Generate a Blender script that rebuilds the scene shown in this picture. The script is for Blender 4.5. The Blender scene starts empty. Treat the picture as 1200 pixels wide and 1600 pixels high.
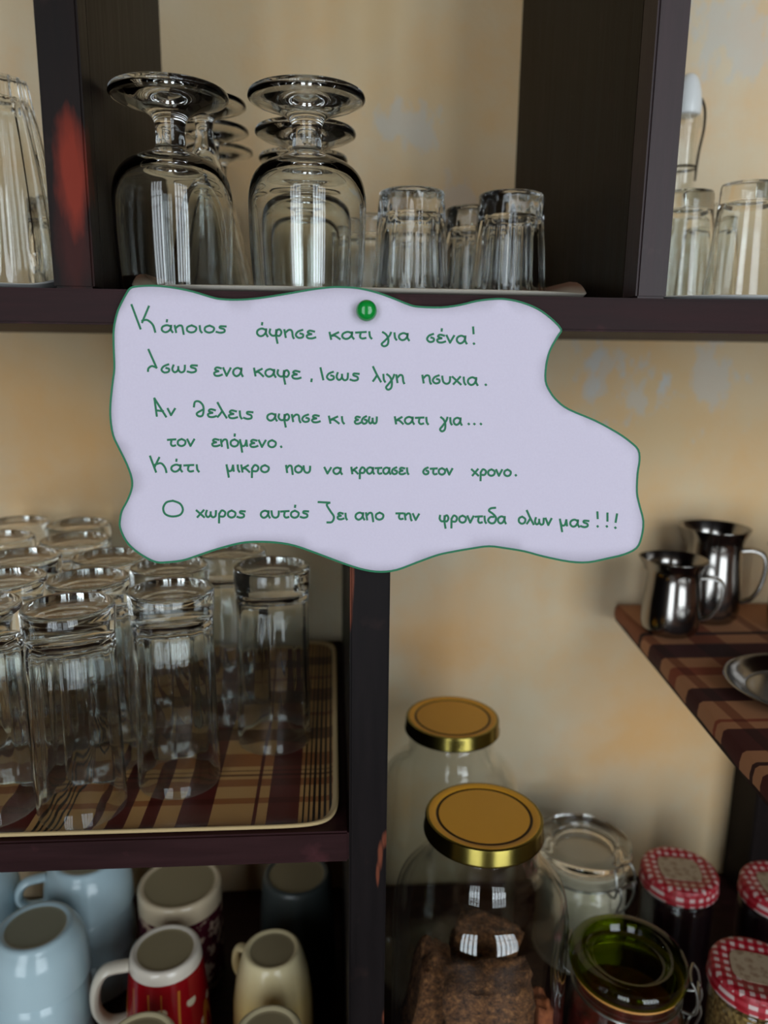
import bpy, bmesh, math, random
from mathutils import Vector, Matrix, geometry, noise
PI = math.pi
rnd = random.Random(7)
sc = bpy.context.scene
COL = sc.collection

# ------------------------------------------------------------------ camera
H = 1.35                                   # lens height above the floor
FPX = 1200.0
YAW, PITCH, ROLL = math.radians(4), math.radians(12), math.radians(.71)
fw = Vector((math.sin(YAW)*math.cos(PITCH), math.cos(YAW)*math.cos(PITCH), -math.sin(PITCH)))
r0 = Vector((math.cos(YAW), -math.sin(YAW), 0)); u0 = r0.cross(fw)
rt = r0*math.cos(ROLL) + u0*math.sin(ROLL); up = u0*math.cos(ROLL) - r0*math.sin(ROLL)
CAM = Vector((0, -.42, H))
cd = bpy.data.cameras.new('camera'); cam = bpy.data.objects.new('camera', cd); COL.objects.link(cam)
m = Matrix((rt, up, -fw)).transposed().to_4x4(); m.translation = CAM
cam.matrix_world = m
cd.sensor_width = 36; cd.lens = 27; cd.clip_start = .01; cd.clip_end = 50
cd.dof.use_dof = True; cd.dof.focus_distance = .425; cd.dof.aperture_fstop = 5.6
sc.camera = cam

# ------------------------------------------------------------------ light
WIN_Y = -2.30                              # wall with the two windows, behind the photographer
WINDOWS = [(-1.50, -.45, .30, 2.60, 47), (.45, 1.75, .30, 2.60, 67)]   # x0, x1, z0, z1, watts
w = bpy.data.worlds.new('world'); sc.world = w; w.use_nodes = True
w.node_tree.nodes['Background'].inputs[0].default_value = (.55, .7, 1, 1)
w.node_tree.nodes['Background'].inputs[1].default_value = .05
for i, (x0, x1, z0, z1, e) in enumerate(WINDOWS):
    ld = bpy.data.lights.new('daylight', 'AREA'); lo = bpy.data.objects.new('daylight', ld); COL.objects.link(lo)
    ld.shape = 'RECTANGLE'; ld.size = x1-x0; ld.size_y = z1-z0; ld.energy = e; ld.color = (.85, .94, 1.0)
    lo.location = ((x0+x1)/2, WIN_Y-.06, (z0+z1)/2); lo.rotation_euler = (PI/2, 0, 0)
sc.view_settings.view_transform = 'Standard'; sc.view_settings.look = 'None'
sc.view_settings.gamma = 1; sc.view_settings.use_curve_mapping = False
sc.view_settings.exposure = 0.0
sc.cycles.max_bounces = 24; sc.cycles.transparent_max_bounces = 48; sc.cycles.transmission_bounces = 18; sc.cycles.glossy_bounces = 6
sc.cycles.diffuse_bounces = 4; sc.cycles.caustics_reflective = False; sc.cycles.caustics_refractive = True
sc.cycles.sample_clamp_indirect = 4; sc.cycles.blur_glossy = .3

# ------------------------------------------------------------------ helpers
def ray(x, y): return fw + rt*((x-600)/FPX) - up*((y-800)/FPX)
def atY(x, y, Y):
    d = ray(x, y); return CAM + d*((Y-CAM.y)/d.y)

def lin(c): return tuple(((v/255)/12.92 if v/255 <= .04045 else ((v/255+.055)/1.055)**2.4) for v in c) + (1,)
class NT:
    def __init__(s, name):
        s.m = bpy.data.materials.new(name); s.m.use_nodes = True; s.t = s.m.node_tree
        s.b = s.t.nodes['Principled BSDF']
    def n(s, typ, ins=None, **kw):
        nd = s.t.nodes.new(typ)
        for k, v in kw.items(): setattr(nd, k, v)
        for k, v in (ins or {}).items(): s.set(nd.inputs[k], v)
        return nd
    def set(s, inp, v):
        if isinstance(v, bpy.types.NodeSocket): s.t.links.new(v, inp)
        else: inp.default_value = v
    def p(s, **kw):
        for k, v in kw.items(): s.set(s.b.inputs[k.replace('_', ' ')], v)
        return s
    def co(s, which='Object'): return s.n('ShaderNodeTexCoord').outputs[which]
    def noise(s, scale, detail=3, vec=None, rough=.55):
        return s.n('ShaderNodeTexNoise', {'Vector': vec if vec else s.co(), 'Scale': scale, 'Detail': detail, 'Roughness': rough}).outputs['Fac']
    def mp(s, vec, scale=(1,1,1), loc=(0,0,0)):
        return s.n('ShaderNodeMapping', {'Vector': vec, 'Scale': scale, 'Location': loc}).outputs[0]
    def ramp(s, fac, stops, interp='LINEAR'):
        nd = s.n('ShaderNodeValToRGB', {'Fac': fac}); r = nd.color_ramp; r.interpolation = interp
        while len(r.elements) < len(stops): r.elements.new(.5)
        for e, (q, c) in zip(r.elements, stops):
            e.position = q; e.color = c if len(c) == 4 else tuple(c)+(1,)
        return nd.outputs[0]
    def mix(s, f, a, b, blend='MIX'):
        nd = s.n('ShaderNodeMix', data_type='RGBA', blend_type=blend)
        s.set(nd.inputs[0], f); s.set(nd.inputs[6], a); s.set(nd.inputs[7], b); return nd.outputs[2]
    def math(s, op, a, b=0., c=None):
        nd = s.n('ShaderNodeMath', operation=op); s.set(nd.inputs[0], a); s.set(nd.inputs[1], b)
        if c is not None: s.set(nd.inputs[2], c)
        return nd.outputs[0]
    def xyz(s, vec=None):
        nd = s.n('ShaderNodeSeparateXYZ', {0: vec if vec else s.co()}); return nd.outputs
    def bump(s, h, strength=.2, dist=.002):
        s.set(s.b.inputs['Normal'], s.n('ShaderNodeBump', {'Height': h, 'Strength': strength, 'Distance': dist}).outputs[0])

BW = [(0, (0,0,0,1)), (1, (1,1,1,1))]
def plain(name, col, rough=.5, metal=0, spec=.5, coat=0):
    s = NT(name).p(Base_Color=lin(col), Roughness=rough, Metallic=metal, Specular_IOR_Level=spec, Coat_Weight=coat); return s.m

M = {}
def glass(name, col, ior=1.47, rough=0.0):
    s = NT(name).p(Base_Color=col+(1,), Roughness=rough, IOR=ior, Transmission_Weight=1.0); return s.m
M['glass'] = glass('clear glass', (.955, .975, .965))
def thin_glass(name, col, solid=0., ior=1.5):
    # blown walls so thin that the view through them is not bent; SOLID mixes in bending glass for thicker walls
    s = NT(name); out = s.t.nodes['Material Output']
    tr = s.n('ShaderNodeBsdfTransparent', {'Color': col+(1,)}); gl = s.n('ShaderNodeBsdfGlossy', {'Color': (1,1,1,1), 'Roughness': .02})
    mx = s.n('ShaderNodeMixShader', {0: s.n('ShaderNodeFresnel', {'IOR': s.math('SUBTRACT', ior, s.math('MULTIPLY', s.n('ShaderNodeNewGeometry').outputs['Backfacing'], ior-1/ior))}).outputs[0], 1: tr.outputs[0], 2: gl.outputs[0]}).outputs[0]
    if solid:
        gb = s.n('ShaderNodeBsdfGlass', {'Color': (.955,.975,.965,1), 'Roughness': 0., 'IOR': 1.47})
        mx = s.n('ShaderNodeMixShader', {0: solid, 1: mx, 2: gb.outputs[0]}).outputs[0]
    s.t.links.new(mx, out.inputs[0]); return s.m
M['jarglass'] = thin_glass('jar glass', (.972, .976, .966))

M['greenglass'] = thin_glass('green glass', (.42, .50, .045))

def wood(name, grain=(9, 9, .7), base=((15,9,8),(30,20,18)), spec=.13, worn=(52,36,33)):
    s = NT(name); co = s.co()
    g = s.noise(14, 6, s.mp(co, grain), .6)
    c = s.mix(s.ramp(g, [(.3,(0,0,0)), (.75,(1,1,1))]), lin(base[0]), lin(base[1]))
    wear = s.ramp(s.noise(38, 5), [(.60,(0,0,0)), (.72,(1,1,1))])
    c = s.mix(s.math('MULTIPLY', wear, .45), c, lin(worn))
    s.p(Base_Color=c, Roughness=s.n('ShaderNodeMapRange', {0: g, 3: .42, 4: .62}).outputs[0], Specular_IOR_Level=spec)
    s.bump(g, .25, .001)
    return s
def wood_patch(name, spots, **kw):
    # coloured and worn places (x, y, z, rx, rz, colour, amount) in the board's own coordinates
    s = wood(name, **kw); cur = s.b.inputs['Base Color'].links[0].from_socket
    for (x, y, z, rx, ry, rz, colr, amt) in spots:
        d = s.n('ShaderNodeVectorMath', {0: s.mp(s.co(), (1/rx, 1/ry, 1/rz), (-x/rx, -y/ry, -z/rz))}, operation='LENGTH').outputs['Value']
        d = s.math('ADD', d, s.math('MULTIPLY', s.math('SUBTRACT', s.noise(160, 3, s.mp(s.co(), (1,1,.22))), .5), .8))
        f = s.ramp(d, [(.45,(amt,)*3), (1.0,(0,0,0))])
        cur = s.mix(f, cur, lin(colr))
    s.p(Base_Color=cur); return s.m
M['wood'] = wood('dark stained wood').m
M['woodh'] = wood('dark stained board', (.7, 9, 9), base=((34,15,16),(52,28,30)), spec=.13, worn=(84,44,48)).m
M['plank'] = wood('brown black plank', base=((22,16,10),(40,31,21))).m

# wall plaster
s = NT('mottled cream plaster'); co = s.co()
a = s.noise(2.3, 5, s.mp(co, loc=(3.1, 0, 5.2)), .6); b = s.noise(9, 6, s.mp(co, loc=(1, 2, 7)), .65); g = s.noise(220, 2)
c = s.mix(s.ramp(a, [(.36,(0,0,0)), (.62,(1,1,1))]), lin((218,188,144)), lin((220,204,176)))
c = s.mix(s.ramp(b, [(.45,(0,0,0)), (.68,(.6,)*3)]), c, lin((228,180,122)))
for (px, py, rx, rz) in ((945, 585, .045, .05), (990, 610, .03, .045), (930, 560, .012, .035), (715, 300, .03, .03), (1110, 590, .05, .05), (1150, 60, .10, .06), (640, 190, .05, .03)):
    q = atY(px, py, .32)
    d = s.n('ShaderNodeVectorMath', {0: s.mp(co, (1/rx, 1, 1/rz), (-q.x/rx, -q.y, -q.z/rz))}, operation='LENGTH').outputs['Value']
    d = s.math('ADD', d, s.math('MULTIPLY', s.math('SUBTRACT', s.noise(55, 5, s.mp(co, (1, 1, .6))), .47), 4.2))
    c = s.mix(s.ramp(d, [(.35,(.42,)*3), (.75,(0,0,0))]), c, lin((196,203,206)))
s.p(Base_Color=c, Roughness=.85, Specular_IOR_Level=.25); s.bump(s.math('ADD', g, s.math('MULTIPLY', b, 2.)), .15, .002)
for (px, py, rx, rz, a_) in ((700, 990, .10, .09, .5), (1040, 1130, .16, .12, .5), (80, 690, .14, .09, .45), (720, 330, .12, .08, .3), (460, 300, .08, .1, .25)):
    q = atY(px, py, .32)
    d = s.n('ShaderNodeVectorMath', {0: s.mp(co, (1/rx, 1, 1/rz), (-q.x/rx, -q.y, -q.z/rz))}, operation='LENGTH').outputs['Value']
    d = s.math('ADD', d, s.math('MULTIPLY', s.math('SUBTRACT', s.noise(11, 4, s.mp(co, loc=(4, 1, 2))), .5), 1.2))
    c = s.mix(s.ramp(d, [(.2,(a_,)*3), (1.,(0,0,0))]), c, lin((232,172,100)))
s.p(Base_Color=c); M['plaster'] = s.m
M['roomwall'] = plain('room wall paint', (128,108,84), .9)
M['ceil'] = plain('dark timber ceiling', (112,92,72), .9)
s = NT('floor tiles'); br = s.n('ShaderNodeTexBrick', {'Vector': s.co(), 'Color1': lin((92,70,54)), 'Color2': lin((104,80,60)), 'Mortar': lin((70,60,52)), 'Scale': 1.0, 'Brick Width': .33, 'Row Height': .33, 'Mortar Size': .006}, offset=0)
s.p(Base_Color=br.outputs[0], Roughness=.5); M['floor'] = s.m
M['whiteframe'] = plain('white window paint', (215,215,212), .5)

# paper & ink
s = NT('lilac paper'); n_ = s.noise(900, 2); s.p(Base_Color=s.mix(n_, lin((212,203,222)), lin((220,212,230))), Roughness=.9, Specular_IOR_Level=.2); M['paper'] = s.m
M['ink'] = plain('green felt pen ink', (0,112,72), .6)
M['pin'] = plain('green pin plastic', (0,140,52), .18, coat=.3)
M['pinmetal'] = plain('pin steel', (180,180,180), .25, 1)

# metals, ceramics
M['steel'] = plain('polished steel', (150,146,142), .16, 1)
M['wire'] = plain('galvanised wire', (150,150,145), .3, 1)
M['goldrim'] = plain('brass lacquer', (124,112,56), .22, 1)
s = NT('ochre lid lacquer'); s.p(Base_Color=s.mix(s.noise(60, 4), lin((250,180,52)), lin((244,172,44))), Roughness=.42); M['goldtop'] = s.m
M['lidline'] = plain('dark lid groove', (66,42,14), .5)
M['white'] = plain('white porcelain', (172,194,202), .14)
M['unglazed'] = plain('unglazed clay foot', (146,132,100), .8)
M['gasket'] = plain('orange rubber seal', (214,150,72), .5)
M['ceramic'] = plain('bottle stopper porcelain', (236,238,238), .2)
M['label'] = NT('cream lid sticker').p(Roughness=.7).m
s = NT('cream paper sticker'); s.p(Base_Color=s.mix(s.ramp(s.noise(150, 3), [(.5,(0,0,0)), (.62,(1,1,1))]), lin((180,160,134)), lin((150,124,100))), Roughness=.7); M['label'] = s.m

# gingham lid
s = NT('red gingham print'); X = s.xyz()
def band(ax, f): return s.math('GREATER_THAN', s.math('FRACT', s.math('MULTIPLY_ADD', ax, f, .25)), .5)
k = s.math('ADD', band(X[0], 140.), band(X[1], 140.))
zz = s.math('ADD', band(s.math('ADD', X[0], X[1]), 100.), band(X[2], 140.))
side = s.math('LESS_THAN', X[2], .0118)
k = s.mix(side, k, zz)
s.p(Base_Color=s.ramp(s.math('MULTIPLY', k, .5), [(0, lin((214,190,186))), (.3, lin((176,48,60))), (.8, lin((150,10,28)))], 'CONSTANT'), Roughness=.35); M['gingham'] = s.m

# plaid fabric print (stripes measured in metres from the tray's own corner)
TAN, MAR, BLK = lin((196,150,92)), lin((92,30,24)), lin((30,18,14))
def stripes(s, ax, lo, hi, items, base):
    t = s.n('ShaderNodeMapRange', {0: ax, 1: lo, 2: hi}).outputs[0]
    st = [(0, base)]
    for a_, b_, c_ in sorted(items):
        st += [((a_-lo)/(hi-lo), c_), ((b_-lo)/(hi-lo), base)]
    return s.ramp(t, st, 'CONSTANT')
def plaid(name, vec_scale=1., tan=TAN):
    s = NT(name); X = s.xyz(s.mp(s.co(), (vec_scale,)*3)); W1 = (1,1,1,1)
    def thin(a_, b_, n): return [(a_+(b_-a_)*i/n, a_+(b_-a_)*(i+.45)/n, BLK) for i in range(n)]
    it = thin(-.024, -.003, 6) + [(-.046,-.026,MAR), (-.0545,-.0525,MAR), (-.101,-.081,MAR), (-.123,-.114,MAR), (-.143,-.132,MAR)]
    c1 = stripes(s, X[0], -.150, .0, it, tan)
    it2 = [(-.155,-.150,MAR)] + thin(-.186, -.168, 5) + [(-.214,-.190,MAR), (-.245,-.238,MAR), (-.29,-.27,MAR)]
    c2 = stripes(s, X[0], -.32, -.150, it2, tan)
    c = s.mix(s.math('GREATER_THAN', X[0], -.150), c2, c1)
    G, D = (.62,.40,.32,1), (.35,.25,.22,1)
    jt = [(.030,.036,G), (.050,.058,G), (.062,.064,D), (.068,.070,D), (.074,.092,G), (.112,.130,D), (.150,.156,G), (.176,.20,D), (.22,.226,G), (.25,.27,D)]
    cy = stripes(s, X[1], .0, .32, jt, W1)
    s.p(Base_Color=s.mix(1., c, cy, 'MULTIPLY'), Roughness=.45)
    return s
M['plaid'] = plaid('plaid print laminate').m
M['traylip'] = plain('cream tray edge', (214,188,140), .4)
s = NT('worn plaid cloth'); X = s.xyz()
L = lambda c: lin(c)
jt = [(.006,.020,L((150,74,48))), (.034,.050,L((78,26,22))), (.060,.064,L((60,24,20))), (.078,.108,L((78,26,22))), (.118,.122,L((150,74,48))), (.150,.172,L((70,24,22))), (.196,.212,L((150,74,48))), (.232,.262,L((70,24,22))), (.284,.29,L((60,24,20)))]
cy = stripes(s, X[1], .0, .36, jt, L((190,132,92)))
cx = stripes(s, X[0], .0, .30, [(.02,.03,(.55,.4,.35,1)), (.06,.09,(.5,.3,.28,1)), (.13,.14,(.5,.4,.35,1)), (.2,.24,(.5,.3,.28,1))], (1,1,1,1))
s.p(Base_Color=s.mix(1., cy, cx, 'MULTIPLY'), Roughness=.8); s.bump(s.noise(700, 2), .2, .0005); M['cloth'] = s.m
s = NT('white tray with brown ends'); X = s.xyz()
f = s.ramp(s.math('ABSOLUTE', X[0]), [(.1275,(0,0,0)), (.1315,(1,1,1))])
s.p(Base_Color=s.mix(f, lin((222,214,200)), lin((128,78,58))), Roughness=.35); M['trayw'] = s.m
M['trayplain'] = plain('white plastic tray', (226,228,228), .35)

# mug glazes
s = NT('red flowered glaze'); X = s.xyz()
v = s.n('ShaderNodeTexVoronoi', {'Vector': s.mp(s.co(), (1,1,1.1)), 'Scale': 62.0, 'Randomness': .9})
fl = s.ramp(v.outputs['Distance'], [(.22,(1,1,1)), (.30,(0,0,0))])
low = s.math('LESS_THAN', X[2], .070)
c = s.mix(s.noise(40, 3), lin((150,12,22)), lin((120,8,18)))
c = s.mix(s.math('MULTIPLY', fl, low), c, s.mix(s.noise(70), lin((206,176,120)), lin((196,204,196))))
wv = s.n('ShaderNodeTexWave', {'Vector': s.mp(s.co(), (1,1,.12)), 'Scale': 22., 'Distortion': 9., 'Detail': 2.})
stem_ = s.math('MULTIPLY', s.ramp(wv.outputs['Fac'], [(.965,(0,0,0)), (.99,(1,1,1))]), s.math('LESS_THAN', X[2], .082))
c = s.mix(stem_, c, lin((176,110,40)))
c = s.mix(s.math('GREATER_THAN', X[2], .0895), c, lin((214,204,190)))
s.p(Base_Color=c, Roughness=.14); M['redmug'] = s.m
s = NT('cream and ochre glaze'); X = s.xyz()
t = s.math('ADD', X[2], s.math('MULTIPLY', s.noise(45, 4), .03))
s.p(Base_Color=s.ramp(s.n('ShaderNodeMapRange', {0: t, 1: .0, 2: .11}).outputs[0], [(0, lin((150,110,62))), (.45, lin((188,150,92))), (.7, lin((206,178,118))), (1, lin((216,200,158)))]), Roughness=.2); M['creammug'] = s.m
s = NT('printed rim glaze'); X = s.xyz()
c = s.mix(s.ramp(s.noise(70, 4), [(.5,(0,0,0)), (.55,(1,1,1))]), lin((70,20,34)), lin((176,150,130)))
s.p(Base_Color=s.mix(s.math('GREATER_THAN', X[2], .080), c, lin((196,178,150))), Roughness=.2); M['printmug'] = s.m
M['greymug'] = plain('dark grey stoneware', (58,64,63), .35)
M['creamware'] = plain('cream glaze', (208,194,156), .2)

# contents
s = NT('crumbly brown rusk'); n1 = s.noise(230, 5, rough=.75)
s.p(Base_Color=s.ramp(n1, [(.34, lin((44,24,14))), (.52, lin((120,78,46))), (.66, lin((178,122,74)))]), Roughness=.95); s.bump(n1, 1, .004); M['rusk'] = s.m
s = NT('orange peel'); n1 = s.noise(150, 4)
s.p(Base_Color=s.ramp(n1, [(.3, lin((120,58,30))), (.7, lin((192,112,66)))]), Roughness=.8); s.bump(n1, .6, .002); M['peel'] = s.m
s = NT('white sugar'); s.p(Base_Color=s.mix(s.noise(600, 2), lin((216,206,184)), lin((230,222,204))), Roughness=.9); M['sugar'] = s.m
s = NT('dark berry jam'); s.p(Base_Color=s.mix(s.noise(60, 3), lin((16,8,12)), lin((34,14,20))), Roughness=.25); M['jam'] = s.m
s = NT('dried red peppers'); n1 = s.noise(80, 4); s.p(Base_Color=s.ramp(n1, [(.3, lin((60,14,10))), (.7, lin((130,36,24)))]), Roughness=.5); s.bump(n1, 1, .004); M['pepper'] = s.m
s = NT('brown herb grains'); v = s.n('ShaderNodeTexVoronoi', {'Vector': s.co(), 'Scale': 300.})
s.p(Base_Color=s.mix(v.outputs['Color'], lin((78,58,26)), lin((170,138,76))), Roughness=.9); s.bump(v.outputs['Distance'], 1, .002); M['grain'] = s.m

# ------------------------------------------------------------------ mesh builders
class MB:
    def __init__(s): s.v = []; s.f = []; s.mi = []
    def add(s, vs, fs, mi=0):
        o = len(s.v); s.v += [tuple(v) for v in vs]
        s.f += [tuple(i+o for i in f) for f in fs]; s.mi += [mi]*len(fs); return s
    def lathe(s, prof, seg=48, fn=None, mi=0, off=(0,0,0), mif=None):
        vs = []; rings = []
        for (r, z) in prof:
            if r < 1e-6: rings.append([len(vs)]); vs.append((off[0], off[1], off[2]+z))
            else:
                ids = []
                for k in range(seg):
                    t = 2*PI*k/seg; rr = fn(r, z, t) if fn else r
                    ids.append(len(vs)); vs.append((off[0]+rr*math.cos(t), off[1]+rr*math.sin(t), off[2]+z))
                rings.append(ids)
        for j, (A, B) in enumerate(zip(rings, rings[1:])):
            fs = []
            for k in range(seg):
                k2 = (k+1) % seg
                if len(A) == 1 and len(B) == 1: break
                if len(A) == 1: fs.append((A[0], B[k], B[k2]))
                elif len(B) == 1: fs.append((A[k], B[0], A[k2]))
                else: fs.append((A[k], B[k], B[k2], A[k2]))
            mm = mif(j) if mif else mi
            o = len(s.v); s.f += [tuple(i+o for i in f) for f in fs]; s.mi += [mm]*len(fs)
        s.v += vs; return s
    def tube(s, path, rad, seg=10, closed=False, flat=1., mi=0):
        P = [Vector(p) for p in path]; n = len(P); rings = []; vs = []
        T0 = None; N = None
        for i, p in enumerate(P):
            a_ = P[(i-1) % n] if closed or i > 0 else P[i]; b_ = P[(i+1) % n] if closed or i < n-1 else P[i]
            T = (b_-a_).normalized()
            if N is None:
                N = T.orthogonal().normalized()
                if abs(T.z) < .95: N = (Vector((0,0,1)) - T*T.z).normalized()
            else:
                N = (N - T*N.dot(T)).normalized()
            B = T.cross(N); rr = rad[i] if isinstance(rad, (list, tuple)) else rad
            ids = []
            for k in range(seg):
                t = 2*PI*k/seg; ids.append(len(vs)); vs.append(p + N*(rr*math.cos(t)) + B*(rr*flat*math.sin(t)))
            rings.append(ids)
        fs = []
        for i in range(n if closed else n-1):
            A, B_ = rings[i], rings[(i+1) % n]
            fs += [(A[k], B_[k], B_[(k+1) % seg], A[(k+1) % seg]) for k in range(seg)]
        if not closed: fs += [tuple(rings[0]), tuple(reversed(rings[-1]))]
        return s.add(vs, fs, mi)
    def hexa(s, c, bev=.0015):
        bm = bmesh.new(); vv = [bm.verts.new(p) for p in c]
        for f in ((0,1,2,3), (7,6,5,4), (0,4,5,1), (1,5,6,2), (2,6,7,3), (3,7,4,0)): bm.faces.new([vv[i] for i in f])
        bmesh.ops.recalc_face_normals(bm, faces=bm.faces)
        if bev: bmesh.ops.bevel(bm, geom=list(bm.edges), offset=bev, segments=2, affect='EDGES')
        bm.verts.index_update()
        s.add([v.co.copy() for v in bm.verts], [[v.index for v in f.verts] for f in bm.faces]); bm.free(); return s
    def box(s, x0, x1, y0, y1, z0, z1, bev=.0015):
        return s.hexa([(x0,y0,z0),(x1,y0,z0),(x1,y1,z0),(x0,y1,z0),(x0,y0,z1),(x1,y0,z1),(x1,y1,z1),(x0,y1,z1)], bev)
    def build(s, name, mats, parent=None, sharp=35, recalc=True):
        me = bpy.data.meshes.new(name); me.from_pydata(s.v, [], s.f)
        for mm in (mats if isinstance(mats, (list, tuple)) else [mats]): me.materials.append(mm)
        me.polygons.foreach_set('material_index', s.mi)
        if recalc:
            bm = bmesh.new(); bm.from_mesh(me); bmesh.ops.recalc_face_normals(bm, faces=bm.faces); bm.to_mesh(me); bm.free()
        me.polygons.foreach_set('use_smooth', [True]*len(me.polygons))
        if sharp < 180: me.set_sharp_from_angle(angle=math.radians(sharp))
        me.update()
        o = bpy.data.objects.new(name, me); COL.objects.link(o)
        if parent: o.parent = parent
        return o

def smooth(pts, n=4, closed=False):
    P = [Vector(p) for p in pts]; out = []; N = len(P)
    if N < 3: return P
    for i in range(N if closed else N-1):
        p0 = P[(i-1) % N] if closed or i > 0 else P[0]; p1 = P[i]; p2 = P[(i+1) % N]
        p3 = P[(i+2) % N] if closed or i < N-2 else P[-1]
        for k in range(n):
            t = k/n
            out.append(.5*((2*p1) + (p2-p0)*t + (2*p0-5*p1+4*p2-p3)*t*t + (3*p1-p0-3*p2+p3)*t*t*t))
    if not closed: out.append(P[-1])
    return out
def sprof(pts, n=4):
    q = smooth([(r, z, 0) for r, z in pts], n); return [(max(p.x, 0), p.y) for p in q]

def tag(o, label, cat, group=None, kind=None):
    o['label'] = label; o['category'] = cat
    if group: o['group'] = group
    if kind: o['kind'] = kind
    return o
def root(name, loc, label, cat, group=None, rz=0):
    o = bpy.data.objects.new(name, None); COL.objects.link(o); o.empty_display_size = .02
    o.location = loc; o.rotation_euler = (0, 0, rz); return tag(o, label, cat, group)
def dup(src, loc, label, rz=0, group=None, scale=None):
    c = src.copy(); COL.objects.link(c); c.location = loc; c.rotation_euler = (0, 0, rz); c['label'] = label
    if group: c['group'] = group
    if scale: c.scale = scale
    for ch in list(src.children):
        d = ch.copy(); COL.objects.link(d); d.parent = c
        for g in list(ch.children):
            e = g.copy(); COL.objects.link(e); e.parent = d
    return c
def place(o, loc, rz=0, scale=None):
    o.location = loc; o.rotation_euler = (0, 0, rz)
    if scale: o.scale = scale
    return o
def struct(o): o['kind'] = 'structure'; return o

# ------------------------------------------------------------------ room
WY = .32
X0, X1 = -2.3, 2.6
struct(MB().box(X0-.1, X1+.1, WY, WY+.12, 0, 2.7, 0).build('wall_back', M['plaster']))
struct(MB().box(X0-.1, X0, WIN_Y, WY, 0, 2.7, 0).build('wall_left', M['roomwall']))
struct(MB().box(X1, X1+.1, WIN_Y, WY, 0, 2.7, 0).build('wall_right', M['roomwall']))
struct(MB().box(X0-.1, X1+.1, WIN_Y-.2, WY+.12, -.1, 0, 0).build('floor', M['floor']))
struct(MB().box(X0-.1, X1+.1, WIN_Y-.2, WY+.12, 2.7, 2.8, 0).build('ceiling', M['ceil']))
wf = MB(); xs = [X0-.1]
for (x0, x1, z0, z1, e) in WINDOWS:
    wf.box(xs[-1], x0, WIN_Y-.12, WIN_Y, 0, 2.7, 0); wf.box(x0, x1, WIN_Y-.12, WIN_Y, 0, z0, 0); wf.box(x0, x1, WIN_Y-.12, WIN_Y, z1, 2.7, 0); xs.append(x1)
wf.box(xs[-1], X1+.1, WIN_Y-.12, WIN_Y, 0, 2.7, 0)
struct(wf.build('wall_front', M['roomwall']))
for i, (x0, x1, z0, z1, e) in enumerate(WINDOWS):
    b_ = MB(); ya, yb = WIN_Y-.05, WIN_Y-.005; t = .05
    b_.box(x0, x0+t, ya, yb, z0, z1, .003); b_.box(x1-t, x1, ya, yb, z0, z1, .003); b_.box(x0+t, x1-t, ya, yb, z0, z0+t, .003); b_.box(x0+t, x1-t, ya, yb, z1-t, z1, .003)
    n = 4 if i == 0 else 5
    for k in range(1, n): xm = x0+(x1-x0)*k/n; b_.box(xm-.03, xm+.03, ya, yb, z0+t, z1-t, .003)
    b_.box(x0+t, x1-t, ya+.01, yb-.01, z0+(z1-z0)*.68-.02, z0+(z1-z0)*.68+.02, .003)
    struct(b_.build('window_%d' % (i+1), M['whiteframe']))

# ------------------------------------------------------------------ shelving
SH_T, SH_B = H+.0285, H+.0105          # upper board
LO_T, LO_B = H-.290, H-.311            # board under the plaid tray
BT = H-.575                            # board that carries mugs and jars
unit = root('shelf_unit', (0, 0, 0), 'dark brown wooden open shelving fixed along the cream plaster wall', 'shelf')
def up_mesh(x0, x1, x2, x3, z0, z1, y1=WY-.002):
    return MB().hexa([(x0,0,z0),(x1,0,z0),(x3,y1,z0),(x2,y1,z0),(x0,0,z1),(x1,0,z1),(x3,y1,z1),(x2,y1,z1)], .0012)
pL = [(-.1305, .0, H+.055, .0100, .02, .050, (66,24,20), .7), (-.1290, .0, H+.084, .0100, .02, .032, (128,44,28), .95)]  # two reddish patches tinted into this post's base colour
M['woodL'] = wood_patch('dark wood with red spot', pL)
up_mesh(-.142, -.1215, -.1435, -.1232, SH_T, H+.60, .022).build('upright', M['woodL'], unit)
MB().hexa([(-.1433,.0222,SH_T),(-.1234,.0222,SH_T),(-.145,WY-.002,SH_T),(-.155,WY-.002,SH_T),(-.1433,.0222,H+.60),(-.1234,.0222,H+.60),(-.145,WY-.002,H+.60),(-.155,WY-.002,H+.60)], .0008).build('side_plank', M['wood'], unit)
s = wood('sheen grey worn dark wood', base=((42,29,30),(62,46,49)), spec=.36, worn=(80,62,60)); M['woodR'] = s.m  # reflected sheen painted in as a paler grey base, under worn flecks
up_mesh(.1645, .1815, .1648, .1817, SH_T, H+.60, .022).build('upright', M['woodR'], unit)
for ya, yb in ((.0222, .1340), (.1345, .2530), (.2535, WY-.002)):
    MB().box(.1650+.003*ya/.32, .1816, ya, yb, SH_T, H+.60, .0009).build('side_plank', M['plank'], unit)
pm = []
for (px, py, rx, rz, a_) in ((549, 905, .0022, .02, .9), (547, 955, .0016, .014, .8), (543, 1120, .0012, .02, .7), (594, 1335, .0020, .012, 1), (601, 1312, .0024, .007, .9), (590, 1365, .0014, .010, .9), (602, 1592, .0025, .007, .9)):
    q = atY(px, py, 0); pm.append((q.x, q.y, q.z, rx, .02, rz, (112,60,42), a_))
M['woodM'] = wood_patch('dark wood with chipped edges', pm, base=((15,11,12),(26,20,21)))
up_mesh(.0105, .0335, .0105, .0335, BT-.35, SH_B).build('upright', M['woodM'], unit)
q0 = atY(1150, 1300, .30)
MB().box(q0.x, q0.x+.03, .27, WY-.002, BT-.35, H-.2722, .0012).build('upright', M['wood'], unit)
MB().box(-.62, .80, 0, WY-.004, SH_B, SH_T, .0012).build('shelf_board', M['woodh'], unit)
MB().box(-.62, .0103, 0, WY-.004, LO_B, LO_T, .0012).build('shelf_board', M['woodh'], unit)
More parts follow.
